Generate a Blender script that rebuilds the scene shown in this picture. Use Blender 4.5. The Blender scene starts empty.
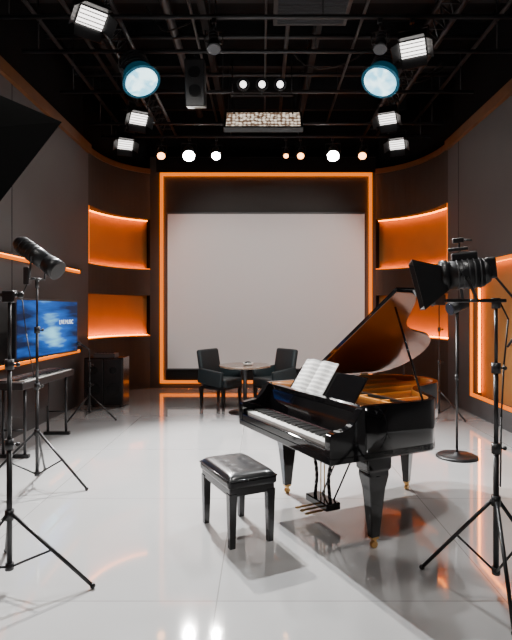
import bpy, bmesh, math, random
from mathutils import Matrix, Vector, Euler
random.seed(4)
D=bpy.data
SC=bpy.context.scene

# ------------------------------------------------------------ materials
def mat(name,col,rough=0.5,metal=0.0,emit=None,es=0.0,coat=0.0,noise=0.0,nscale=8.0,spec=0.5,bump=0.0):
    m=D.materials.new(name); m.use_nodes=True
    nt=m.node_tree; b=nt.nodes['Principled BSDF']
    b.inputs['Base Color'].default_value=(*col,1)
    b.inputs['Roughness'].default_value=rough
    b.inputs['Metallic'].default_value=metal
    b.inputs['Coat Weight'].default_value=coat
    b.inputs['Coat Roughness'].default_value=0.05
    b.inputs['Specular IOR Level'].default_value=spec
    if emit:
        b.inputs['Emission Color'].default_value=(*emit,1)
        b.inputs['Emission Strength'].default_value=es
    if noise>0 or bump>0:
        tc=nt.nodes.new('ShaderNodeTexCoord'); n=nt.nodes.new('ShaderNodeTexNoise')
        n.inputs['Scale'].default_value=nscale; n.inputs['Detail'].default_value=5
        nt.links.new(tc.outputs['Object'],n.inputs['Vector'])
        if noise>0:
            r=nt.nodes.new('ShaderNodeMixRGB'); r.blend_type='MIX'
            r.inputs[1].default_value=(*[c*(1-noise) for c in col],1)
            r.inputs[2].default_value=(*[min(1,c*(1+noise)) for c in col],1)
            nt.links.new(n.outputs['Fac'],r.inputs[0]); nt.links.new(r.outputs[0],b.inputs['Base Color'])
        if bump>0:
            bp=nt.nodes.new('ShaderNodeBump'); bp.inputs['Strength'].default_value=bump; bp.inputs['Distance'].default_value=0.01
            nt.links.new(n.outputs['Fac'],bp.inputs['Height']); nt.links.new(bp.outputs[0],b.inputs['Normal'])
    return m

M_wall=mat('wall_grey',(0.078,0.074,0.074),0.6,noise=0.12,nscale=1.5,spec=0.3)
M_brown=mat('wall_taupe',(0.034,0.029,0.026),0.6,noise=0.15,nscale=2,spec=0.3)
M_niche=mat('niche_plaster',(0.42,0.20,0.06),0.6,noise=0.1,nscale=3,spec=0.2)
M_dark=mat('dark_shell',(0.004,0.004,0.0045),0.85,noise=0.3,nscale=3,spec=0.15)
M_seam=mat('seam',(0.006,0.006,0.006),0.8,spec=0.2)
M_wood=mat('trim_wood',(0.13,0.05,0.014),0.5,noise=0.3,nscale=6)
M_led=mat('led_orange',(0.3,0.05,0.0),0.5,emit=(1.0,0.20,0.0),es=1.35,spec=0.1)
M_ledn=mat('led_orange_niche',(0.3,0.05,0.0),0.5,emit=(1.0,0.22,0.0),es=15,spec=0.1)
M_ledh=mat('led_orange_cove',(0.3,0.05,0.0),0.5,emit=(1.0,0.22,0.0),es=34,spec=0.1)
M_screen=mat('projection_screen',(0.70,0.68,0.675),0.55)
M_black=mat('black_metal',(0.009,0.009,0.010),0.38,noise=0.2,nscale=20)
M_pipe=mat('rig_pipe',(0.024,0.024,0.026),0.5,0.3,noise=0.2,nscale=10)
M_duct=mat('duct',(0.014,0.014,0.015),0.7,0.0,noise=0.25,nscale=5,spec=0.2)
M_gloss=mat('piano_lacquer',(0.003,0.003,0.0035),0.06,coat=0.6,noise=0.1,nscale=2,spec=0.4)
M_lidrefl=mat('lid_gold_reflection',(0.24,0.066,0.013),0.13,0.30,coat=0.0,noise=0.25,nscale=2,spec=0.25)  # gold plate's reflection painted as colour on the black lid's underside
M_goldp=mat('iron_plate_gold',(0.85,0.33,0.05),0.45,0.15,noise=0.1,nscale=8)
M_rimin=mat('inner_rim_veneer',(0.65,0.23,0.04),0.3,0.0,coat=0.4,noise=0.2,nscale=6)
M_brass=mat('brass',(0.7,0.42,0.16),0.3,1.0,noise=0.05)
M_string=mat('strings',(0.6,0.35,0.15),0.35,0.8,noise=0.05)
M_white=mat('white_keys',(0.85,0.84,0.80),0.25,noise=0.03,nscale=30)
M_bkey=mat('black_keys',(0.01,0.01,0.01),0.35,noise=0.1)
M_felt=mat('dark_felt',(0.05,0.01,0.01),0.9,noise=0.2,nscale=60)
M_leather=mat('black_leather',(0.007,0.0075,0.009),0.30,coat=0.25,noise=0.15,nscale=30,bump=0.08)
M_satin=mat('black_satin_wood',(0.008,0.008,0.009),0.25,coat=0.4,noise=0.2,nscale=8)
M_teal=mat('dark_teal_upholstery',(0.012,0.022,0.026),0.6,noise=0.25,nscale=25,bump=0.1)
M_ttop=mat('table_top',(0.20,0.13,0.09),0.2,coat=0.5,noise=0.15,nscale=6)
M_grey=mat('grey_plastic',(0.045,0.045,0.048),0.45,noise=0.1,nscale=20)
M_chrome=mat('chrome',(0.6,0.6,0.62),0.15,1.0,noise=0.05)
M_cable=mat('cable_rubber',(0.008,0.008,0.008),0.6,noise=0.2)
M_lwhite=mat('lens_white',(0.8,0.8,0.8),0.2,emit=(1.0,0.97,0.92),es=70)
M_lsoft=mat('lens_soft',(0.8,0.8,0.8),0.3,emit=(1.0,0.95,0.9),es=4.0)
M_lwarm=mat('lens_warm',(1,0.6,0.3),0.3,emit=(1.0,0.40,0.12),es=10)
M_glass=mat('lens_dark_glass',(0.01,0.012,0.02),0.1,coat=0.3)
M_louv=mat('louvre',(0.25,0.25,0.25),0.4,0.5,noise=0.1)

def floor_mat():
    m=D.materials.new('polished_floor'); m.use_nodes=True; nt=m.node_tree; b=nt.nodes['Principled BSDF']
    tc=nt.nodes.new('ShaderNodeTexCoord')
    n=nt.nodes.new('ShaderNodeTexNoise'); n.inputs['Scale'].default_value=1.3; n.inputs['Detail'].default_value=8
    n2=nt.nodes.new('ShaderNodeTexNoise'); n2.inputs['Scale'].default_value=90; n2.inputs['Detail'].default_value=3
    br=nt.nodes.new('ShaderNodeTexBrick'); br.offset=0; br.inputs['Scale'].default_value=1.0
    br.inputs['Mortar Size'].default_value=0.004; br.inputs['Brick Width'].default_value=1.6; br.inputs['Row Height'].default_value=1.6
    br.inputs['Color1'].default_value=(0.66,0.655,0.65,1); br.inputs['Color2'].default_value=(0.62,0.615,0.61,1); br.inputs['Mortar'].default_value=(0.4,0.39,0.38,1)
    mp=nt.nodes.new('ShaderNodeMapping'); mp.inputs['Location'].default_value=(0.25,0.3,0)
    L=nt.links.new
    L(tc.outputs['Object'],mp.inputs['Vector']); L(mp.outputs[0],br.inputs['Vector'])
    L(tc.outputs['Object'],n.inputs['Vector']); L(tc.outputs['Object'],n2.inputs['Vector'])
    mx=nt.nodes.new('ShaderNodeMixRGB'); mx.blend_type='MULTIPLY'; mx.inputs[0].default_value=0.2
    L(br.outputs['Color'],mx.inputs[1]); L(n.outputs['Fac'],mx.inputs[2])
    L(mx.outputs[0],b.inputs['Base Color'])
    mr=nt.nodes.new('ShaderNodeMapRange'); mr.inputs['To Min'].default_value=0.03; mr.inputs['To Max'].default_value=0.11
    L(n.outputs['Fac'],mr.inputs['Value']); L(mr.outputs[0],b.inputs['Roughness'])
    b.inputs['Specular IOR Level'].default_value=1.0
    b.inputs['IOR'].default_value=1.6
    b.inputs['Coat Weight'].default_value=1.0; b.inputs['Coat Roughness'].default_value=0.04; b.inputs['Coat IOR'].default_value=1.7
    bp=nt.nodes.new('ShaderNodeBump'); bp.inputs['Strength'].default_value=0.02; bp.inputs['Distance'].default_value=0.002
    L(n2.outputs['Fac'],bp.inputs['Height']); L(bp.outputs[0],b.inputs['Normal'])
    return m
M_floor=floor_mat()

def cyan_mat():
    m=D.materials.new('lens_cyan'); m.use_nodes=True; nt=m.node_tree; b=nt.nodes['Principled BSDF']; L=nt.links.new
    v=nt.nodes.new('ShaderNodeTexCoord'); n=nt.nodes.new('ShaderNodeTexNoise'); n.inputs['Scale'].default_value=9
    L(v.outputs['Object'],n.inputs['Vector']); r=nt.nodes.new('ShaderNodeValToRGB'); L(n.outputs['Fac'],r.inputs[0])
    e=r.color_ramp.elements; e[0].position=0.4; e[0].color=(0.05,0.45,0.65,1); e[1].position=0.62; e[1].color=(0.6,0.95,1,1)
    L(r.outputs[0],b.inputs['Emission Color']); b.inputs['Emission Strength'].default_value=3.0
    return m
M_lcyan=cyan_mat()
M_cring=mat('lens_ring_blue',(0.02,0.10,0.16),0.25,0.6,noise=0.1,emit=(0.02,0.25,0.4),es=0.12)

def tv_mat():
    m=D.materials.new('tv_picture'); m.use_nodes=True; nt=m.node_tree; b=nt.nodes['Principled BSDF']; L=nt.links.new
    tc=nt.nodes.new('ShaderNodeTexCoord'); mp=nt.nodes.new('ShaderNodeMapping')
    mp.inputs['Scale'].default_value=(0.7,1,5); mp.inputs['Rotation'].default_value=(0,0.5,0)
    n=nt.nodes.new('ShaderNodeTexNoise'); n.inputs['Scale'].default_value=1.6; n.inputs['Detail'].default_value=3
    L(tc.outputs['Object'],mp.inputs['Vector']); L(mp.outputs[0],n.inputs['Vector'])
    vd=nt.nodes.new('ShaderNodeVectorMath'); vd.operation='DISTANCE'; vd.inputs[1].default_value=(0.05,-0.02,-0.05); L(tc.outputs['Object'],vd.inputs[0])
    mr=nt.nodes.new('ShaderNodeMapRange'); mr.inputs['From Min'].default_value=0.0; mr.inputs['From Max'].default_value=0.75; mr.inputs['To Min'].default_value=0.28; mr.inputs['To Max'].default_value=-0.10
    L(vd.outputs['Value'],mr.inputs['Value'])
    ad=nt.nodes.new('ShaderNodeMath'); ad.operation='ADD'; L(n.outputs['Fac'],ad.inputs[0]); L(mr.outputs[0],ad.inputs[1])
    r=nt.nodes.new('ShaderNodeValToRGB')
    e=r.color_ramp.elements; e[0].position=0.35; e[0].color=(0.001,0.008,0.035,1); e[1].position=0.92; e[1].color=(0.3,0.8,1,1)
    x=r.color_ramp.elements.new(0.66); x.color=(0.002,0.09,0.42,1)
    L(ad.outputs[0],r.inputs[0])
    L(r.outputs[0],b.inputs['Emission Color']); b.inputs['Emission Strength'].default_value=1.6
    b.inputs['Base Color'].default_value=(0.005,0.005,0.01,1); b.inputs['Roughness'].default_value=0.4; b.inputs['Specular IOR Level'].default_value=0.15
    return m
M_tv=tv_mat()
M_txt=mat('tv_caption',(0.8,0.9,1),0.5,emit=(0.8,0.93,1),es=1.2)

def sheet_mat():
    m=D.materials.new('printed_score'); m.use_nodes=True; nt=m.node_tree; b=nt.nodes['Principled BSDF']; L=nt.links.new
    tc=nt.nodes.new('ShaderNodeTexCoord'); sp=nt.nodes.new('ShaderNodeSeparateXYZ'); L(tc.outputs['UV'],sp.inputs[0])
    def math_(op,a,bv=None):
        n=nt.nodes.new('ShaderNodeMath'); n.operation=op
        if hasattr(a,'links'): L(a,n.inputs[0])
        else: n.inputs[0].default_value=a
        if bv is not None:
            if hasattr(bv,'links'): L(bv,n.inputs[1])
            else: n.inputs[1].default_value=bv
        return n.outputs[0]
    v=math_('MULTIPLY',sp.outputs['Y'],8.0); fr=math_('FRACT',v)
    stave=math_('GREATER_THAN',fr,0.45)
    l=math_('GREATER_THAN',math_('FRACT',math_('MULTIPLY',fr,10.0)),0.6)
    ns=nt.nodes.new('ShaderNodeTexNoise'); ns.inputs['Scale'].default_value=45; L(tc.outputs['UV'],ns.inputs['Vector'])
    notes=math_('GREATER_THAN',ns.outputs['Fac'],0.55)
    ink=math_('MULTIPLY',stave,math_('MAXIMUM',l,notes))
    mx=nt.nodes.new('ShaderNodeMixRGB'); mx.inputs[1].default_value=(0.80,0.79,0.76,1); mx.inputs[2].default_value=(0.10,0.10,0.10,1)
    L(math_('MULTIPLY',ink,0.85),mx.inputs[0]); L(mx.outputs[0],b.inputs['Base Color']); b.inputs['Roughness'].default_value=0.7
    return m
M_score=sheet_mat()
def panel_mat():
    m=D.materials.new('led_panel_face'); m.use_nodes=True; nt=m.node_tree; b=nt.nodes['Principled BSDF']; L=nt.links.new
    tc=nt.nodes.new('ShaderNodeTexCoord'); v=nt.nodes.new('ShaderNodeTexVoronoi'); v.inputs['Scale'].default_value=17
    v.inputs['Randomness'].default_value=0.45
    L(tc.outputs['Object'],v.inputs['Vector']); r=nt.nodes.new('ShaderNodeValToRGB'); L(v.outputs['Distance'],r.inputs[0])
    e=r.color_ramp.elements; e[0].position=0.25; e[0].color=(1,0.85,0.68,1); e[1].position=0.6; e[1].color=(0.10,0.05,0.025,1)
    L(r.outputs[0],b.inputs['Emission Color']); b.inputs['Emission Strength'].default_value=1.4
    return m
M_panel=panel_mat()

# ------------------------------------------------------------ builder
class B:
    def __init__(s,name,loc=(0,0,0),rz=0.0):
        s.name=name; s.loc=loc; s.rz=rz; s.bm=bmesh.new(); s.mats=[]; s.bm.loops.layers.uv.new('UVMap')
    def mi(s,m):
        if m not in s.mats: s.mats.append(m)
        return s.mats.index(m)
    def merge(s,t,M,m,smooth=False):
        if M is not None: bmesh.ops.transform(t,matrix=M,verts=t.verts)
        bmesh.ops.recalc_face_normals(t,faces=t.faces)
        k=s.mi(m)
        for f in t.faces:
            f.material_index=k
            if smooth=='quad': f.smooth=(len(f.verts)==4)
            elif smooth: f.smooth=True
        me=D.meshes.new('tmp'); t.to_mesh(me); t.free(); s.bm.from_mesh(me); D.meshes.remove(me)
    def box(s,c,size,m,rot=(0,0,0),bev=0.0,M=None,seg=2):
        t=bmesh.new(); bmesh.ops.create_cube(t,size=1)
        bmesh.ops.scale(t,vec=size,verts=t.verts)
        if bev>0: bmesh.ops.bevel(t,geom=list(t.edges),offset=bev,segments=seg,affect='EDGES',profile=0.5)
        R=Matrix.Translation(c)@(rot.to_4x4() if isinstance(rot,Matrix) else Euler(rot).to_matrix().to_4x4())
        if M is not None: R=M@R
        s.merge(t,R,m,False if bev<0.02 else True)
        return s
    def cyl(s,p1,p2,r1,m,r2=None,seg=16,caps=True):
        p1=Vector(p1);p2=Vector(p2); d=p2-p1; L=d.length
        if r2 is None: r2=r1
        t=bmesh.new(); bmesh.ops.create_cone(t,cap_ends=caps,cap_tris=False,segments=seg,radius1=r1,radius2=max(r2,1e-5),depth=L)
        q=d.to_track_quat('Z','Y').to_matrix().to_4x4()
        s.merge(t,Matrix.Translation((p1+p2)/2)@q,m,'quad')
        return s
    def sph(s,c,r,m,sc=(1,1,1)):
        t=bmesh.new(); bmesh.ops.create_uvsphere(t,u_segments=16,v_segments=10,radius=r)
        s.merge(t,Matrix.Translation(c)@Matrix.Diagonal((*sc,1)),m,True); return s
    def tube(s,pts,r,m,seg=8):
        for a,b in zip(pts[:-1],pts[1:]): s.cyl(a,b,r,m,seg=seg)
        for p in pts[1:-1]: s.sph(p,r,m)
        return s
    def prism(s,out,t0,t1,m,M=None,bev=0.0,smooth=False):
        t=bmesh.new()
        vs=[t.verts.new((a,b,t0)) for a,b in out]; f=t.faces.new(vs)
        r=bmesh.ops.extrude_face_region(t,geom=[f]); vv=[g for g in r['geom'] if isinstance(g,bmesh.types.BMVert)]
        bmesh.ops.translate(t,vec=(0,0,t1-t0),verts=vv)
        if bev>0:
            ed=[e for e in t.edges if abs(e.verts[0].co.z-e.verts[1].co.z)<1e-6]
            bmesh.ops.bevel(t,geom=ed,offset=bev,segments=2,affect='EDGES',profile=0.5)
        s.merge(t,M,m,'quad' if smooth else False); return s
    def lathe(s,prof,m,c=(0,0,0),seg=28):
        t=bmesh.new(); rings=[]
        for r,z in prof:
            rings.append([t.verts.new((r*math.cos(2*math.pi*i/seg),r*math.sin(2*math.pi*i/seg),z)) for i in range(seg)])
        for a,b in zip(rings[:-1],rings[1:]):
            for i in range(seg): t.faces.new((a[i],a[(i+1)%seg],b[(i+1)%seg],b[i]))
        t.faces.new(rings[0][::-1]); t.faces.new(rings[-1])
        s.merge(t,Matrix.Translation(c),m,'quad'); return s
    def surf(s,rows,m,smooth=True):
        k=s.mi(m); uv=s.bm.loops.layers.uv.active
        V=[[s.bm.verts.new(p) for p in r] for r in rows]; R=len(V);C=len(V[0])
        for i in range(R-1):
            for j in range(C-1):
                f=s.bm.faces.new((V[i][j],V[i][j+1],V[i+1][j+1],V[i+1][j])); f.material_index=k; f.smooth=smooth
                for l,(a,b) in zip(f.loops,((i,j),(i,j+1),(i+1,j+1),(i+1,j))): l[uv].uv=(b/(C-1),a/(R-1))
        return s
    def done(s,parent=None):
        me=D.meshes.new(s.name); s.bm.to_mesh(me); s.bm.free()
        for m in s.mats: me.materials.append(m)
        o=D.objects.new(s.name,me); SC.collection.objects.link(o)
        o.location=s.loc; o.rotation_euler=(0,0,s.rz)
        if parent: o.parent=parent
        return o
def XZ(): return Matrix(((1,0,0,0),(0,0,1,0),(0,1,0,0),(0,0,0,1)))   # (a,b,t)->(a,t,b)
def crom(P,n=6):
    out=[]
    for i in range(len(P)-1):
        p0=P[max(i-1,0)];p1=P[i];p2=P[i+1];p3=P[min(i+2,len(P)-1)]
        for k in range(n):
            t=k/n
            out.append(tuple(0.5*((2*p1[j])+(-p0[j]+p2[j])*t+(2*p0[j]-5*p1[j]+4*p2[j]-p3[j])*t*t+(-p0[j]+3*p1[j]-3*p2[j]+p3[j])*t**3) for j in range(len(p1))))
    out.append(tuple(P[-1])); return out
def offset(path,d):
    o=[]
    for i,p in enumerate(path):
        a=Vector(path[max(i-1,0)]);b=Vector(path[min(i+1,len(path)-1)]); t=(b-a).normalized(); n=Vector((-t.y,t.x))
        o.append((p[0]+n.x*d,p[1]+n.y*d))
    return o
def band(path,d0,d1): return offset(path,d0)+offset(path,d1)[::-1]

XL,XR=-3.15,3.3; YB=11.0; YF=-2.6; HW=4.5; HC=6.0
ZP=4.98
PY=(1.2,2.62,4.2,5.35,6.0,6.8,8.05,9.4,10.1)
# ------------------------------------------------------------ room
B('floor').box((0.1,4.4,-0.05),(7.6,14.6,0.1),M_floor).done()
c=B('ceiling'); c.box((0.1,4.4,HC+0.05),(7.6,14.6,0.1),M_dark)
for i in range(14):
    c.box((0.1,-1.5+i*0.95,HC-0.11),(7.0,0.09,0.22),M_duct)
for x in (-2.4,-0.8,0.8,2.4): c.box((x,4.4,HC-0.3),(0.10,13.6,0.16),M_duct)
for x,rr,zz in ((-0.9,0.02,.42),(0.35,0.03,.5),(1.3,0.02,.42),(-2.5,0.03,.5),(-2.9,0.028,.42),(3.05,0.028,.42),(-1.25,0.06,.6),(0.05,.015,.36),(2.6,.04,.6)):
    c.cyl((x,-1.5,ZP+zz),(x,10.6,ZP+zz),rr,M_pipe)
    for y in (0,3,6,9): c.cyl((x,y,ZP+zz),(x,y,HC),0.008,M_pipe,seg=6)
for y in (3.4,5.0,7.5,8.7): c.cyl((-3.1,y,ZP+.56),(3.2,y,ZP+.56),0.03,M_pipe)
for k in range(9):
    x0=random.uniform(-2.6,2.2); y0_=random.uniform(4,9.5); ln=random.uniform(.5,1.3)
    c.tube([(x0+ln*t/8,y0_+0.1*math.sin(t),HC-0.35-0.35*math.sin(math.pi*t/8)) for t in range(9)],0.012,M_cable,seg=6)
c.done()
w=B('wall_left')
w.box((XL-0.15,(9.5+YF)/2,HW/2),(0.3,9.5-YF,HW),M_wall)
w.box((XL-0.2,(9.5+YF)/2,(HW+HC)/2),(0.2,9.5-YF,HC-HW),M_dark)
for y in (1.2,3.9,6.6): w.box((XL,y,HW/2),(0.006,0.012,HW),M_seam)
for z in (2.28,0.93):
    w.box((XL+0.015,3.6,z),(0.03,10.8,0.04),M_led)
    w.box((XL+0.03,3.6,z+0.045),(0.06,10.8,0.03),M_brown)
    w.box((XL+0.01,3.6,z+0.025),(0.02,10.8,0.01),M_ledn)
w.done()
B('trim_1').box((XL+0.02,(9.5+YF)/2,HW+0.05),(0.08,9.5-YF,0.16),M_wood).done()
w=B('wall_right')
y0,y1,z0,z1=6.65,8.3,0.28,2.36; Y1=9.3
w.box((XR+0.15,(y0+YF)/2,HW/2),(0.3,y0-YF,HW),M_wall)
w.box((XR+0.15,(y1+Y1)/2,HW/2),(0.3,Y1-y1,HW),M_wall)
w.box((XR+0.15,(y0+y1)/2,z0/2),(0.3,y1-y0,z0),M_wall)
w.box((XR+0.15,(y0+y1)/2,(z1+HW)/2),(0.3,y1-y0,HW-z1),M_wall)
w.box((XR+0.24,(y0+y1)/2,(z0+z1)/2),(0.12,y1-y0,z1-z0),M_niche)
for z in (z0+0.02,z1-0.02): w.box((XR+0.01,(y0+y1)/2,z),(0.03,y1-y0,0.05),M_led)
for y in (y0+0.02,y1-0.02): w.box((XR+0.01,y,(z0+z1)/2),(0.03,0.05,z1-z0),M_led)
for y in (y0+0.012,y1-0.012): w.box((XR+0.14,y,(z0+z1)/2),(0.03,0.02,z1-z0-.1),M_ledn)
w.box((XR+0.14,(y0+y1)/2,z1-.012),(0.03,y1-y0-.1,0.02),M_ledn)
w.box((XR+0.2,(Y1+YF)/2,(HW+HC)/2),(0.2,Y1-YF,HC-HW),M_dark)
for y in (1.2,3.9,8.8): w.box((XR,y,HW/2),(0.006,0.012,HW),M_seam)
w.done()
B('trim_2').box((XR-0.02,(Y1+YF)/2,HW+0.05),(0.08,Y1-YF,0.16),M_wood).done()
B('wall_front').box((0.1,YF-0.1,HC/2),(7.2,0.2,HC),M_wall).done()
CX=0.085; xl,xr=-2.1,2.27
w=B('wall_back')
w.box((0.0,YB+0.35,HC/2),(6.0,0.2,HC),M_dark)
w.box((0.02,YB+0.12,2.43),(4.74,0.24,4.86),M_brown)
w.box((CX,YB-0.005,4.68),(4.60,0.03,0.30),M_dark)
w.box((CX,YB-0.005,0.27),(4.2,0.03,0.26),M_seam)
w.done()
f=B('led_frame')
for z in (4.48,0.14): f.box((CX,YB-0.045,z),(xr-xl+0.06,0.05,0.06),M_led)
for x in (xl,xr): f.box((x,YB-0.045,(4.48+0.14)/2),(0.06,0.05,4.27),M_led)
for z in (4.48,0.14): f.box((CX,YB-0.013,z),(xr-xl,0.012,0.045),M_ledh)
for x in (xl,xr): f.box((x,YB-0.013,(4.48+0.14)/2),(0.045,0.012,4.27),M_ledh)
f.done()
s=B('projection_screen')
s.box((CX,YB-0.07,(3.64+0.42)/2),(4.10,0.04,3.22),M_screen)
s.box((CX,YB-0.07,3.66),(4.14,0.06,0.03),M_grey)
s.box((CX,YB-0.07,0.41),(4.14,0.06,0.03),M_grey)
s.done()
def curvewall(name,P,sgn):
    path=[]
    for i in range(15):
        t=i/14
        path.append(tuple((1-t)**2*P[0][j]+2*t*(1-t)*P[1][j]+t*t*P[2][j] for j in range(2)))
    w=B(name)
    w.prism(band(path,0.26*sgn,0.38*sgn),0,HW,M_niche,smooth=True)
    w.prism(band(path,0.20*sgn,0.36*sgn),HW,HC,M_dark,smooth=True)
    for a,b in ((0,1.10),(1.95,2.49),(3.55,HW)):
        w.prism(band(path,0,0.26*sgn),a,b,M_brown)
    for a,b in ((1.10,1.122),(2.49,2.512)): w.prism(band(path,0,0.02*sgn),a,b,M_led)
    w.prism(band(path,-0.03*sgn,0.03*sgn),HW,HW+0.1,M_wood)
    w.prism(band(path,0.19*sgn,0.23*sgn),1.10,1.12,M_ledh)
    w.prism(band(path,0.19*sgn,0.23*sgn),2.49,2.51,M_ledh)
    w.prism(band(path,0.20*sgn,0.23*sgn),3.535,3.55,M_ledn)
    p=path[0]; w.box((p[0]-0.18*sgn,p[1]+0.03,3.03),(0.05,0.03,1.0),M_ledh)
    w.box((p[0]-0.12*sgn,p[1]+0.005,3.03),(0.24,0.03,1.04),M_brown)
    w.box((p[0]-0.005*sgn,p[1]+0.03,3.03),(0.02,0.025,1.02),M_led)
    w.done()
curvewall('wall_back_left',((XL,9.5),(XL+0.05,10.65),(-2.35,YB)),1)
curvewall('wall_back_right',((XR,9.3),(XR-0.05,10.6),(2.39,YB)),-1)

# ------------------------------------------------------------ grand piano
pu=(0.115,3.91,0); RZ=math.atan2(0.447,0.894)
p=B('grand_piano',pu,RZ)
bent=crom([(0.78,-.70),(0.88,-.685),(0.97,-.60),(1.05,-.43),(1.13,-.27),(1.26,-.15),(1.42,-.09),(1.57,-.03),(1.68,.08),(1.745,.24),(1.745,.42),(1.69,.57),(1.58,.665),(1.45,.70)],5)
case=[(0.27,-.70)]+bent+[(0.27,.70)]
rimp=[(0.27,-.70),(0.5,-.70)]+bent+[(1.0,.70),(0.27,.70)]
p.prism(band(rimp,0,0.045),0.63,0.985,M_gloss,smooth=True)
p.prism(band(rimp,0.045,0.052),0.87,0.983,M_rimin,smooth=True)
p.prism(case,0.64,0.68,M_gloss)
inner=offset(case,0.046)
p.prism([q for q in inner if q[0]>0.27],0.88,0.915,M_goldp)
for yy,x2 in ((0.55,1.6),(0.30,1.66),(0.08,1.55),(-0.16,1.2),(-0.42,0.98)):
    p.box(((0.6+x2)/2,yy,0.935),(x2-0.6,0.022,0.045),M_goldp)
p.box((0.62,0,0.935),(0.03,1.28,0.045),M_goldp)
for i in range(64):
    y=-.60+i*0.0188
    xe=1.0+max(0,(y+.45))*0.75 if y>-.45 else 0.92
    p.box(((0.5+min(xe,1.62))/2,y,0.943),(min(xe,1.62)-0.5,0.0022,0.0022),M_string)
p.box((0.72,0,0.955),(0.03,1.2,0.02),M_bkey)
for i in range(44):
    for k in range(3): p.cyl((0.36+k*0.03,-.6+i*0.0275,0.90),(0.36+k*0.03,-.6+i*0.0275,0.935),0.004,M_chrome,seg=6)
p.box((0.14,0,0.655),(0.28,1.40,0.05),M_gloss,bev=0.006)
p.box((0.018,0,0.70),(0.03,1.27,0.06),M_gloss,bev=0.005)
arm=crom([(0,.68),(0,.80),(.015,.825),(.06,.835),(.14,.85),(.20,.90),(.245,.965),(.29,.985)],4)+[(.29,.66),(.02,.66)]
for y in (-.70,.635): p.prism(arm,y,y+0.065,M_gloss,XZ(),bev=0.004)
for y in (-.62,.62): p.box((0.12,y,0.735),(0.19,0.035,0.07),M_gloss,bev=0.006)
p.box((0.12,0,0.70),(0.2,1.22,0.04),M_bkey)
p.box((0.222,0,0.757),(0.006,1.22,0.02),M_felt)
for i in range(51):
    y=.598-(i)*0.0239
    p.box((0.115,y,0.74),(0.155,0.0226,0.024),M_white)
    if i%7 in (0,2,3,5,6) and i<50:
        p.box((0.148,y-0.01195,0.760),(0.10,0.013,0.020),M_bkey)
p.prism([(0.225,.75),(0.245,.86),(0.262,.93),(0.285,.93),(0.285,.75)],-.635,.635,M_gloss,XZ(),bev=0.004)
p.box((0.30,0,0.945),(0.06,1.30,0.05),M_gloss,bev=0.006)
# music desk
TA=math.radians(34)
R=Euler((0,TA,0)).to_matrix()
p.box((0.44,0.05,0.922),(0.24,1.0,0.014),M_gloss,bev=0.004)
p.box((0.352,0.05,0.93),(0.03,0.9,0.022),M_gloss,bev=0.004)
p.box((0.455,0.05,1.024),(0.014,0.92,0.24),M_gloss,rot=R,bev=0.005)
p.tube([(0.50,0.3,0.92),(0.53,0.3,1.06)],0.006,M_brass); p.tube([(0.50,-0.2,0.92),(0.53,-0.2,1.06)],0.006,M_brass)
# lid
th=math.radians(32)
ML=Matrix(((1,0,0,0),(0,-math.cos(th),math.sin(th),.715),(0,math.sin(th),math.cos(th),.99),(0,0,0,1)))
lo=[(0.72,0),(0.72,1.42)]+[(a+0.012,.71-b+0.005) for a,b in bent[:-1]]+[(1.46,0)]
p.prism(lo,0.0,0.004,M_lidrefl,ML)
p.prism(lo,0.004,0.024,M_gloss,ML,bev=0.003)
p.prism([(0.73,0.01),(0.73,1.42),(0.99,1.42),(0.99,0.01)],0.026,0.046,M_gloss,ML,bev=0.003)
for u in (0.8,1.05,1.35): p.cyl((u-.04,.712,.99),(u+.04,.712,.99),0.009,M_brass,seg=10)
a=ML@Vector((0.85,1.22,0)); p.tube([(0.80,-.665,.975),tuple(a)],0.009,M_gloss)
# legs
def leg(u,y,rz):
    q=Matrix.Translation((u,y,0))@Matrix.Rotation(rz,4,'Z')
    secs=[(0.075,0.034),(0.13,0.038),(0.40,0.064),(0.50,0.084),(0.53,0.082),(0.545,0.096),(0.64,0.098)]
    t=bmesh.new(); rings=[]
    for z,h in secs:
        rings.append([t.verts.new((sx*h,sy*h*0.72,z)) for sx,sy in ((-1,-1),(1,-1),(1,1),(-1,1))])
    for A,C in zip(rings[:-1],rings[1:]):
        for i in range(4): t.faces.new((A[i],A[(i+1)%4],C[(i+1)%4],C[i]))
    t.faces.new(rings[0][::-1]); t.faces.new(rings[-1])
    bmesh.ops.bevel(t,geom=list(t.edges),offset=0.004,segments=1,affect='EDGES')
    p.merge(t,q,M_gloss)
    p.box((0,0,0.072),(0.056,0.046,0.02),M_brass,M=q,bev=0.004)
    p.box((0.0,0,0.055),(0.018,0.042,0.03),M_brass,M=q,bev=0.003)
    w1=q@Vector((0.0,-0.014,0.024)); w2=q@Vector((0.0,0.014,0.024)); p.cyl(w1,w2,0.024,M_brass,seg=18)
leg(0.42,0.60,0); leg(0.42,-0.60,0); leg(1.43,0.20,0.5)
for y in (-.11,.11):
    pts=crom([(0.40,y*0.7,.64),(0.40,y*1.1,.5),(0.40,y*.75,.32),(0.40,y*1.0,.14)],4); p.tube(pts,0.014,M_gloss,seg=10)
p.box((0.40,0,0.61),(0.10,0.28,0.04),M_gloss,bev=0.005)
p.box((0.40,0,0.125),(0.13,0.30,0.055),M_gloss,bev=0.008)
for y in (-.025,.025): p.cyl((0.40,y,0.14),(0.40,y,0.60),0.005,M_brass,seg=8)
for y in (-.07,0,.07):
    p.box((0.29,y,0.085),(0.14,0.022,0.010),M_brass,bev=0.004); p.sph((0.22,y,0.083),0.02,M_brass,(1.3,0.8,0.4))
p.tube([(0.45,0.08,.15),(0.72,0.09,.64)],0.007,M_gloss); p.tube([(0.45,-0.08,.15),(0.72,-0.09,.64)],0.007,M_gloss)
p.done()
s=B('sheet_music',pu,RZ)
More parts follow.
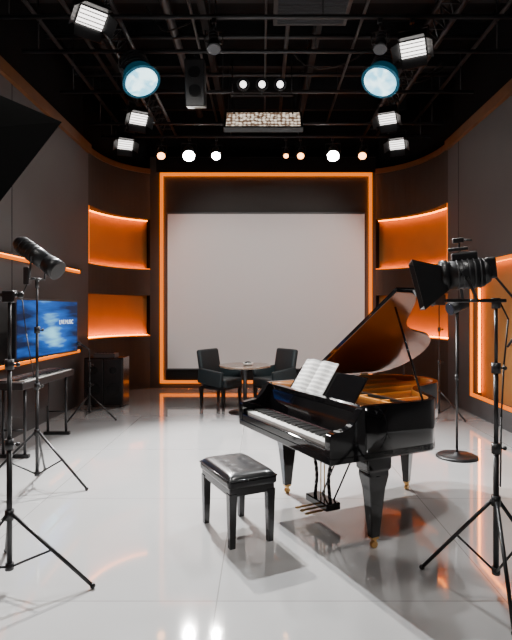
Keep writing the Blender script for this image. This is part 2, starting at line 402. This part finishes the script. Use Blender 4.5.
def page(sgn):
    rows=[]
    for i in range(2):
        r=[]
        for j in range(9):
            t=j/8; yy=0.22-sgn*t*0.235; bulge=0.022*math.sin(math.pi*min(t*1.3,1))
            h=0.0+i*0.30
            x=0.372+h*math.sin(TA)-bulge*0.8; z=0.943+h*math.cos(TA)+bulge*0.5
            r.append((x,yy,z))
        rows.append(r)
    s.surf(rows,M_score)
page(1);page(-1)
s.box((0.460,0.22,1.066),(0.006,0.475,0.295),M_white,rot=R)
s.done()
# bench
b=B('piano_bench',(-0.185,3.83,0),RZ)
def pleg(o,x,y,h,r0,r1,m,z0=0.0):
    t=bmesh.new(); bmesh.ops.create_cone(t,cap_ends=True,segments=4,radius1=r0*1.414,radius2=r1*1.414,depth=h)
    bmesh.ops.rotate(t,matrix=Matrix.Rotation(math.pi/4,3,'Z'),verts=t.verts,cent=(0,0,0))
    o.merge(t,Matrix.Translation((x,y,z0+h/2)),m)
for x in (-.145,.145):
    for y in (-.245,.245): pleg(b,x,y,0.37,0.020,0.029,M_satin)
b.box((0,0,0.385),(0.34,0.54,0.07),M_satin,bev=0.006)
rows=[];N=36;Mn=24
for i in range(N+1):
    r=[]
    for j in range(Mn+1):
        v=-1+2*i/N; u=-1+2*j/Mn
        edge=max(0,(1-abs(u)**6)*(1-abs(v)**8))
        tf=0
        for ty in (-.6,-.2,.2,.6):
            for tx in (-.38,.38): tf+=math.exp(-(((u-tx)*.18)**2+((v-ty)*.28)**2)/0.0004)
        z=0.455+0.050*edge**0.45-0.005*min(tf,1)
        r.append((u*0.185,v*0.285,z))
    rows.append(r)
b.surf(rows,M_leather)
b.box((0,0,0.437),(0.37,0.57,0.06),M_leather,bev=0.018)
for x in (-.184,.184): b.cyl((x,-.275,.463),(x,.275,.463),0.006,M_leather,seg=8)
for y in (-.284,.284): b.cyl((-.175,y,.463),(.175,y,.463),0.006,M_leather,seg=8)
b.done()

# ------------------------------------------------------------ table & chairs
t=B('round_table',(-0.27,8.35,0))
t.lathe([(0.40,0.725),(0.42,0.735),(0.42,0.75),(0.41,0.757)],M_ttop,seg=40)
t.lathe([(0.10,0.69),(0.20,0.71),(0.20,0.725)],M_black)
t.lathe([(0.26,0.0),(0.26,0.012),(0.10,0.03),(0.035,0.07),(0.03,0.4),(0.035,0.66),(0.10,0.70)],M_black)
t.done()
k=B('serving_bowl',(-0.22,8.3,0.757))
k.lathe([(0.05,0),(0.075,0.012),(0.085,0.04),(0.08,0.042),(0.04,0.015)],M_white); k.lathe([(0.06,0.03),(0.05,0.05),(0.02,0.06)],M_leather)
k.done()
def chair(loc,rz):
    c=B('armchair',loc,rz)
    c.box((0,-.02,0.40),(0.50,0.52,0.15),M_teal,bev=0.04,seg=3)
    c.box((0,0.25,0.66),(0.54,0.10,0.60),M_teal,rot=(math.radians(-10),0,0),bev=0.04,seg=3)
    for x in (-.28,.28):
        c.box((x,0.02,0.50),(0.075,0.50,0.26),M_teal,rot=(math.radians(7),0,0),bev=0.03,seg=3)
    c.box((0,0,0.32),(0.54,0.5,0.05),M_black,bev=0.01)
    for x in (-.24,.24):
        for y in (-.22,.24): pleg(c,x,y,0.32,0.018,0.028,M_black)
    c.done()
chair((-0.70,9.0,0),math.radians(58))
chair((0.20,9.05,0),math.radians(-55))

# ------------------------------------------------------------ stands
def tripod(o,h,hub,r,angs,m=M_black,rr=0.016):
    o.cyl((0,0,0.10),(0,0,h*0.5),rr,m); o.cyl((0,0,h*0.5-0.02),(0,0,h*0.78),rr*0.8,m); o.cyl((0,0,h*0.78),(0,0,h),rr*0.6,m)
    for z in (hub,h*0.5,h*0.78): o.cyl((0,0,z-0.03),(0,0,z+0.03),rr*1.6,m)
    for z in (h*0.5,h*0.78): o.cyl((0,0,z),(0.045,0,z),0.006,m,seg=8); o.sph((0.05,0,z),0.013,m)
    o.cyl((0,0,0.10),(0,0,0.14),rr*1.5,m)
    for a in angs:
        a=math.radians(a); cx,cy=math.cos(a),math.sin(a)
        o.cyl((cx*.02,cy*.02,hub),(cx*r,cy*r,0.016),0.011,m,seg=10)
        o.cyl((cx*.015,cy*.015,0.12),(cx*r*.5,cy*r*.5,hub*0.5+0.008),0.007,m,seg=8)
        o.sph((cx*r,cy*r,0.016),0.016,m)
s=B('light_stand',(-1.47,3.05,0)); tripod(s,1.66,0.42,0.49,(-2,118,238))
s.box((0,0,1.69),(0.07,0.05,0.07),M_black,bev=0.008); s.cyl((-.05,0,1.70),(.06,0,1.70),0.012,M_black); s.sph((0.065,0,1.70),0.02,M_black)
s.done()
s=B('studio_spotlight_on_stand',(-2.06,4.8,0)); tripod(s,1.84,0.50,0.50,(-12,105,200))
d=Vector((0.80,-0.25,-0.52)).normalized(); cc=Vector((0.02,0,2.10))
s.cyl(cc-d*0.24,cc+d*0.10,0.082,M_black,seg=24); s.cyl(cc+d*0.10,cc+d*0.24,0.082,M_black,r2=0.095,seg=24); s.cyl(cc+d*0.235,cc+d*0.245,0.088,M_cable,seg=24)
s.cyl(cc-d*0.28,cc-d*0.24,0.06,M_black,seg=20)
for k in range(4): s.cyl(cc-d*(0.20-k*0.05),cc-d*(0.19-k*0.05),0.086,M_black,seg=24)
sd=d.cross(Vector((0,0,1))).normalized()
for g in (-1,1): s.tube([cc+sd*0.10*g, Vector((0,0,1.90))+sd*0.10*g],0.010,M_black)
s.tube([Vector((0,0,1.90))+sd*0.10,Vector((0,0,1.90))-sd*0.10],0.010,M_black); s.cyl((0,0,1.82),(0,0,1.91),0.02,M_black)
s.box((-.09,0,1.93),(0.05,0.07,0.16),M_black,bev=0.01); s.tube([(-.09,0,1.86),(-.14,0,1.75),(-.10,0,1.4),(-.03,0,1.0)],0.005,M_cable)
s.done()
s=B('microphone_stand',(-2.55,7.75,0)); tripod(s,1.05,0.36,0.40,(-5,115,235),rr=0.012)
s.tube([(0,0,1.05),(-0.12,-0.02,1.12)],0.01,M_black); s.sph((-0.15,-0.02,1.135),0.03,M_grey,(1.3,1,1)); s.done()
def frust(o,M,x0,x1,a,bb,m,th_=0.006):
    t=bmesh.new()
    def ring(x,w,h): return [t.verts.new((x,sy*w,sz*h)) for sy,sz in ((-1,-1),(1,-1),(1,1),(-1,1))]
    A=ring(x0,a[0],a[1]);C=ring(x1,bb[0],bb[1]);C2=ring(x1,bb[0]-th_,bb[1]-th_);A2=ring(x0-0.002,a[0]-th_,a[1]-th_)
    for X,Y in ((A,C),(C,C2),(C2,A2)):
        for i in range(4): t.faces.new((X[i],X[(i+1)%4],Y[(i+1)%4],Y[i]))
    t.faces.new(A); t.faces.new(A2)
    o.merge(t,M,m)
# barn-door spotlight on the right stand
s=B('studio_spotlight_on_stand',(1.34,3.0,0)); tripod(s,1.64,0.52,0.43,(257,144,22))
s.cyl((0,0,1.62),(0,0,1.68),0.024,M_black); s.box((-.12,0,1.665),(0.34,0.05,0.02),M_black,bev=0.004)
Rc=Euler((0,math.radians(-5),math.radians(-12))).to_matrix().to_4x4()
Mc=Matrix.Translation((-.195,0,1.815))@Rc
V=lambda x,y,z: Mc@Vector((x,y,z))
s.cyl(V(.11,0,0),V(-.08,0,0),0.082,M_black,seg=28); s.cyl(V(-.08,0,0),V(-.12,0,0),0.09,M_black,seg=28)
s.cyl(V(.15,0,0),V(.11,0,0),0.055,M_black,r2=0.08,seg=28)
for k in range(5): s.cyl(V(.095-k*.03,0,0),V(.087-k*.03,0,0),0.088,M_grey,seg=28)
s.box((0.02,0,0.10),(0.14,0.05,0.05),M_black,M=Mc,bev=0.01); s.box((-.01,0,0.145),(0.11,0.03,0.02),M_black,M=Mc,bev=0.006)
s.cyl(V(.0,0,.13),V(.0,0,.19),0.007,M_black); s.box((-.005,0,0.195),(0.06,0.035,0.03),M_black,M=Mc,bev=0.006); s.cyl(V(.03,0,.195),V(.07,0,.19),0.006,M_black)
s.box((0.15,0,0.02),(0.06,0.10,0.12),M_black,M=Mc,bev=0.012)
for g in (-1,1):
    s.tube([V(0,g*.10,0),(-.15,g*.105,1.665)],0.009,M_black); s.cyl(V(0,g*.07,0),V(0,g*.12,0),0.02,M_black)
s.tube([(-.15,-.105,1.665),(-.15,.105,1.665)],0.009,M_black)
Mh=Mc@Matrix.Rotation(math.radians(-9),4,'Y')
frust(s,Mh,-.10,-.26,(0.07,0.07),(0.155,0.145),M_black)
s.tube([(0.02,0,1.66),(0.07,0,1.56),(0.05,0.01,1.3),(0.03,0,1.0),(0.025,0,0.6)],0.005,M_cable)
s.tube([V(.17,0,-.02),(0.10,-.03,1.66),(0.12,-.05,1.52),(0.05,-.03,1.40)],0.007,M_cable)
s.done()
s=B('round_base_light_stand',(2.15,5.78,0))
s.lathe([(0.225,0),(0.225,0.015),(0.20,0.028),(0.04,0.035),(0.025,0.06)],M_black); s.cyl((0,0,0.03),(0,0,1.55),0.013,M_black)
s.cyl((0,0,0.85),(0,0,0.91),0.022,M_black)
s.cyl((0,0,1.55),(0,0,1.60),0.02,M_black)
dd=Vector((-0.8,-0.3,-0.25)).normalized(); q=Vector((0,0,1.66)); s.cyl(q-dd*0.12,q+dd*0.10,0.055,M_black,r2=0.07,seg=20); s.cyl(q+dd*0.1,q+dd*0.105,0.062,M_glass,seg=20)
s.done()
s=B('light_stand',(2.62,7.75,0)); tripod(s,1.72,0.42,0.36,(-20,100,220),rr=0.013)
q=Vector((0,0,1.79)); dd=Vector((-0.8,0.0,-0.3)).normalized(); s.box((0,0,1.78),(0.16,0.12,0.16),M_black,bev=0.015); s.cyl(q,q+dd*0.14,0.05,M_black,r2=0.07); s.done()
s=B('light_stand',(2.30,8.5,0)); tripod(s,1.75,0.42,0.32,(-40,80,200),rr=0.012)
s.box((0,0,1.81),(0.2,0.05,0.14),M_black,bev=0.01); s.done()

# ------------------------------------------------------------ left wall equipment
tv0=Vector((-2.96,6.25,0)); tv1=Vector((-2.80,7.90,0)); dv=tv1-tv0; W=dv.length
t=B('television',((tv0+tv1)/2+Vector((0,0,1.39)))[:],math.atan2(dv.y,dv.x))
t.box((0,0,0),(W,0.045,0.76),M_black,bev=0.008)
t.box((0,-.024,0),(W-0.05,0.004,0.71),M_tv)
t.box((0,0.08,0),(0.3,0.14,0.3),M_black)
t.box((0,0.17,0),(0.25,0.12,0.5),M_black)
tv=t.done()
cu=D.curves.new('caption','FONT'); cu.body='LIVE MUSIC'; cu.size=0.085; cu.extrude=0.001; cu.align_x='CENTER'
to=D.objects.new('caption_tmp',cu); SC.collection.objects.link(to)
bpy.context.view_layer.update()
me=D.meshes.new_from_object(to.evaluated_get(bpy.context.evaluated_depsgraph_get())); D.objects.remove(to)
me.materials.clear(); me.materials.append(M_txt)
co=D.objects.new('caption',me); SC.collection.objects.link(co); co.parent=tv; co.location=(0.45,-0.03,0.04); co.rotation_euler=(math.pi/2,0,0)

k=B('digital_keyboard',(-2.70,6.3,0),math.radians(-2))
k.box((0,0,0.80),(0.34,1.40,0.08),M_black,bev=0.01)
k.box((0.075,0,0.845),(0.17,1.25,0.014),M_white)
for i in range(52):
    y=-.62+i*0.024; k.box((0.075,y,0.853),(0.17,0.002,0.002),M_seam)
    if i%7 in (0,2,3,5,6): k.box((0.035,y,0.858),(0.09,0.012,0.012),M_bkey)
k.box((-.09,0,0.85),(0.12,1.34,0.02),M_grey)
for i in range(10): k.box((-.09,-.5+i*0.11,0.863),(0.02,0.04,0.008),M_louv)
for y in (-.55,.55):
    for x in (-.12,.12): k.cyl((x,y,0.02),(x,y,0.77),0.016,M_black)
    k.box((0,y,0.02),(0.34,0.05,0.04),M_black,bev=0.005); k.cyl((-.12,y,0.3),(.12,y,0.3),0.012,M_black)
k.box((-.12,0,0.55),(0.02,1.10,0.34),M_black)
k.done()
s=B('speaker_cabinet',(-2.66,9.0,0))
s.box((0,0,0.43),(0.66,0.40,0.80),M_satin,bev=0.01)
for x in (-.16,.16):
    s.box((x,-.205,0.43),(0.30,0.02,0.74),M_black,bev=0.006)
    s.cyl((x,-.215,0.30),(x,-.219,0.30),0.11,M_satin,seg=24); s.cyl((x,-.215,0.62),(x,-.219,0.62),0.06,M_satin,seg=20)
for x in (-.28,.28):
    for y in (-.15,.15): s.cyl((x,y,0),(x,y,0.035),0.02,M_black)
s.done()
s=B('audio_mixer',(-2.66,8.95,0.83))
s.box((0,0,0.035),(0.36,0.26,0.07),M_grey,bev=0.008)
for i in range(6):
    for j in range(3): s.cyl((-.13+i*.05,-.08+j*.06,0.07),(-.13+i*.05,-.08+j*.06,0.09),0.009,M_black,seg=8)
s.done()
# softbox hanging at near left, aimed into the room and down
s=B('softbox',(-1.607,2.676,2.368))
e1=Vector((-.839,.334,.429)).normalized(); e2=Vector((-.51,-.209,-.834)); e2=(e2-e1*e2.dot(e1)).normalized(); nf=-(e1.cross(e2)).normalized()
A=Matrix(((nf.x,e1.x,e2.x,0),(nf.y,e1.y,e2.y,0),(nf.z,e1.z,e2.z,0),(0,0,0,1)))
M_fab=mat('softbox_fabric',(0.004,0.004,0.004),0.9,noise=0.2,nscale=40,spec=0.1)
frust(s,A,-.16,0.0,(0.12,0.12),(0.45,0.45),M_fab)
s.box((-0.004,0,0),(0.004,0.86,0.86),M_louv,M=A)
s.cyl(A@Vector((-.34,0,0)),A@Vector((-.15,0,0)),0.07,M_black,seg=20)
h_=A@Vector((-.26,0,0)); s.cyl(h_,(h_.x,2.62-2.676,ZP-2.368-.03),0.016,M_pipe)
s.done()

# ------------------------------------------------------------ ceiling rig
for x in (-1.95,2.0):
    r=B('lighting_truss',(x,0,0)); zt=ZP+0.09
    for dx,dz in ((0,0),(0.26,0.0),(0.13,0.24)): r.cyl((dx,-1.5,zt+dz),(dx,10.4,zt+dz),0.024,M_pipe)
    for i in range(43):
        y=-1.4+i*0.27; s1=(0,y,zt);s2=(.26,y,zt);s3=(.13,y+0.135,zt+.24);s4=(0,y+.27,zt);s5=(.26,y+.27,zt)
        for a,b_ in ((s1,s3),(s2,s3),(s3,s4),(s3,s5),(s1,s2)): r.cyl(a,b_,0.010,M_pipe,seg=6)
    for y in (0,3,6,9): r.cyl((.13,y,zt+.24),(.13,y,HC),0.009,M_pipe,seg=6)
    r.done()
for y in PY:
    r=B('rig_pipe',(0,y,ZP)); r.cyl((-3.1,0,0),(3.25,0,0),0.025,M_pipe)
    for x in (-2.9,-.6,.7,3.05): r.cyl((x,0,0),(x,0,HC-ZP),0.009,M_pipe,seg=6)
    r.done()
v=B('ceiling_vent',(0.60,6.3,HC-0.72))
v.box((0,0,0.36),(0.85,0.6,0.72),M_duct); v.box((0,0,-0.03),(0.92,0.68,0.05),M_pipe,bev=0.005)
for i in range(9): v.box((0,-.26+i*.065,-.06),(0.82,0.012,0.03),M_grey,rot=(0.5,0,0))
v.done()
v=B('hanging_loudspeaker',(-0.88,6.95,4.62))
v.box((0,0,0),(0.26,0.22,0.58),M_black,rot=(math.radians(12),0,0),bev=0.012)
for z in (-.12,.10): v.cyl((0,-.12-.21*z,z),(0,-.128-.21*z,z),0.08,M_black,seg=20)
v.tube([(0,0.02,.25),(0,-.15,ZP-4.62-.04)],0.010,M_black)
v.done()
def fixture(name,pos,aim,r,L,lens,bar_y,fins=True,kind='par'):
    o=B(name,pos)
    d=(Vector(aim)-Vector(pos)).normalized(); sd=d.cross(Vector((0,0,1)))
    sd=Vector((1,0,0)) if sd.length<0.05 else sd.normalized()
    up=sd.cross(d)
    if kind=='par':
        o.cyl(-d*L,-d*L*0.35,r*0.72,M_black,seg=24); o.cyl(-d*L*0.35,d*0.03,r*0.78,M_black if lens is not M_lcyan else M_cring,r2=r,seg=28)
        o.cyl(-d*(L+.05),-d*L,r*0.5,M_black,seg=20)
        o.cyl(d*0.025,d*0.035,r*(0.92 if lens is not M_lcyan else 0.84),lens,seg=32)
        if fins:
            for k in range(4): o.cyl(-d*(L*0.95-k*0.05),-d*(L*0.95-k*0.05-0.012),r*0.80,M_grey,seg=24)
    else:
        Q=Matrix((( sd.x,up.x,-d.x,0),(sd.y,up.y,-d.y,0),(sd.z,up.z,-d.z,0),(0,0,0,1)))
        o.box((0,0,L/2),(r*2,r*1.4,L),M_black,M=Q,bev=0.012)
        o.box((0,0,-0.004),(r*1.8,r*1.2,0.01),lens,M=Q)
        for k in range(4): o.box((0,-r*0.45+k*r*0.3,-0.012),(r*1.8,0.008,0.02),M_black,M=Q)
        for g in (-1,1):
            o.box((0,g*(r*0.7+0.04),-0.04),(r*1.9,0.006,0.12),M_black,M=Q,rot=(g*0.7,0,0))
            o.box((g*(r+0.04),0,-0.04),(0.006,r*1.3,0.12),M_black,M=Q,rot=(0,-g*0.7,0))
    piv=-d*L*0.35; top=Vector((0,bar_y-pos[1],ZP-0.055-pos[2]))
    yk=Vector((piv.x*0.5,piv.y*0.5+top.y*0.5,min(top.z-0.08,r+0.12)))
    e=r+0.02
    for g in (-1,1): o.tube([piv+sd*g*e,yk+sd*g*e],0.008,M_black); o.cyl(piv+sd*g*e,piv+sd*g*(r*0.6),0.015,M_black,seg=10)
    o.tube([yk-sd*e,yk+sd*e],0.008,M_black)
    o.tube([yk,top],0.012,M_black); o.box(tuple(top),(0.05,0.06,0.05),M_black,bev=0.006)
    return o.done()
def spot(name,pos,aim,power,size,col=(1,0.97,0.93),rad=0.08,blend=0.6):
    l=D.lights.new(name,'SPOT'); l.energy=power; l.spot_size=math.radians(size); l.spot_blend=blend; l.color=col; l.shadow_soft_size=rad
    o=D.objects.new(name,l); SC.collection.objects.link(o)
    d=(Vector(aim)-Vector(pos)).normalized(); o.location=Vector(pos)+d*0.12; o.rotation_euler=d.to_track_quat('-Z','Y').to_euler(); return o
def fx(name,x,y,z,aim,r,L,lens,by,kind='par',power=0,size=80,col=(1,0.97,0.93),rad=0.08,blend=0.6):
    f=fixture(name,(x,y,z),aim,r,L,lens,by,kind=kind)
    if power:
        s_=spot(name+'_beam',(x,y,z),aim,power,size,col,rad,blend)
        s_.parent=f; s_.location=s_.location-Vector((x,y,z))
fx('added_fill_spot',-1.56,6.75,4.58,(0.6,4.7,0.0),0.25,0.36,M_lcyan,6.8,power=1700,size=92,col=(0.96,0.98,1),rad=0.04)
fx('added_fill_spot',1.53,6.75,4.58,(-0.5,4.7,0.0),0.25,0.36,M_lcyan,6.8,power=420,size=92,col=(0.96,0.98,1),rad=0.06)
fx('barn_door_light',-1.74,5.35,4.60,(0.1,3.2,0.6),0.15,0.22,M_lsoft,5.35,'barn',120,80)
fx('barn_door_light',1.72,5.97,4.60,(0.3,3.0,0.6),0.15,0.22,M_lsoft,6.0,'barn',260,80)
fx('barn_door_light',-1.92,8.15,4.60,(0.2,4.4,0.0),0.14,0.22,M_lsoft,8.05,'barn',2400,76,rad=0.04)
fx('barn_door_light',1.95,8.15,4.60,(0.5,5.0,0.0),0.14,0.22,M_lsoft,8.05,'barn',100,80)
fx('barn_door_light',-2.45,9.4,4.60,(-1.0,6,0.8),0.14,0.20,M_lsoft,9.4,'barn')
fx('barn_door_light',2.42,9.4,4.60,(1.0,6,0.8),0.14,0.20,M_lsoft,9.4,'barn')
for x,l_,rr,pw in ((-1.40,M_lwhite,0.12,220),(-0.88,M_lwhite,0.09,80),(-1.93,M_lwarm,0.08,0),(0.46,M_lwarm,0.05,0),(0.74,M_lwarm,0.07,0),(1.36,M_lwhite,0.12,120),(1.92,M_lwarm,0.08,0)):
    fx('par_can_light',x,10.02,4.60,(x*0.5,6.0,0.5),rr,0.22,l_,10.1,power=pw,size=85)
o=B('triple_spot_bar',(0.0,7.97,0))
o.box((0,0,4.90),(0.95,0.04,0.03),M_black,bev=0.005)
for x in (-.28,0,.27):
    o.cyl((x,-.02,5.04),(x,-.16,4.99),0.085,M_black,r2=0.10,seg=24); o.cyl((x,-.16,4.99),(x,-.165,4.989),0.094,M_chrome,seg=24); o.cyl((x,-.166,4.989),(x,-.172,4.987),0.075,M_glass,seg=16); o.cyl((x,-.173,4.987),(x,-.177,4.986),0.05,M_lsoft,seg=16)
    o.cyl((x,-.03,4.90),(x,-.03,4.97),0.015,M_black)
for x in (-.45,.45): o.cyl((x,0,4.90),(x,0,5.42),0.010,M_black)
o.done()
o=B('led_panel_light',(0.02,8.0,4.50))
o.box((0,0,0),(1.20,0.09,0.42),M_black,rot=(math.radians(-38),0,0),bev=0.01)
Rm=Euler((math.radians(-38),0,0)).to_matrix().to_4x4()
o.box((0,-.048,0),(1.12,0.008,0.35),M_panel,M=Rm)
for x in (-.45,.45): o.cyl((x,0.05,0.05),(x,0.05,0.385),0.012,M_black)
pl=o.done()
for x,y,aim,pw,sz in ((-1.2,2.62,(-1.6,5.8,0),150,72),(1.3,2.62,(1.4,5.6,0),230,74),(-1.5,1.2,(0.1,11,1.9),950,32),(1.6,1.2,(0.1,11,1.9),950,32),(-0.5,1.2,(-0.1,2.3,0),150,95)):  # added out-of-view spots that fill the floor and brighten the screen
    fx('added_fill_spot',x,y,4.55,aim,0.18,0.34,M_lsoft,y,power=pw,size=sz,rad=0.12,blend=0.5)
for x in (-0.55,1.35):
    fx('par_can_light',x,5.98,4.62,(x*0.5,4.2,0),0.08,0.22,M_glass,6.0)

# ------------------------------------------------------------ world, camera
w=D.worlds.new('w'); SC.world=w; w.use_nodes=True; w.node_tree.nodes['Background'].inputs[0].default_value=(0.02,0.02,0.022,1); w.node_tree.nodes['Background'].inputs[1].default_value=1.0
cam=D.cameras.new('camera'); cam.sensor_fit='HORIZONTAL'; cam.sensor_width=36; cam.lens=36*524/512
cam.shift_x=-6/512; cam.shift_y=-8/512; cam.clip_start=0.05
co=D.objects.new('camera',cam); SC.collection.objects.link(co); co.location=(0,0,1.6); co.rotation_euler=(math.pi/2,0,0); SC.camera=co
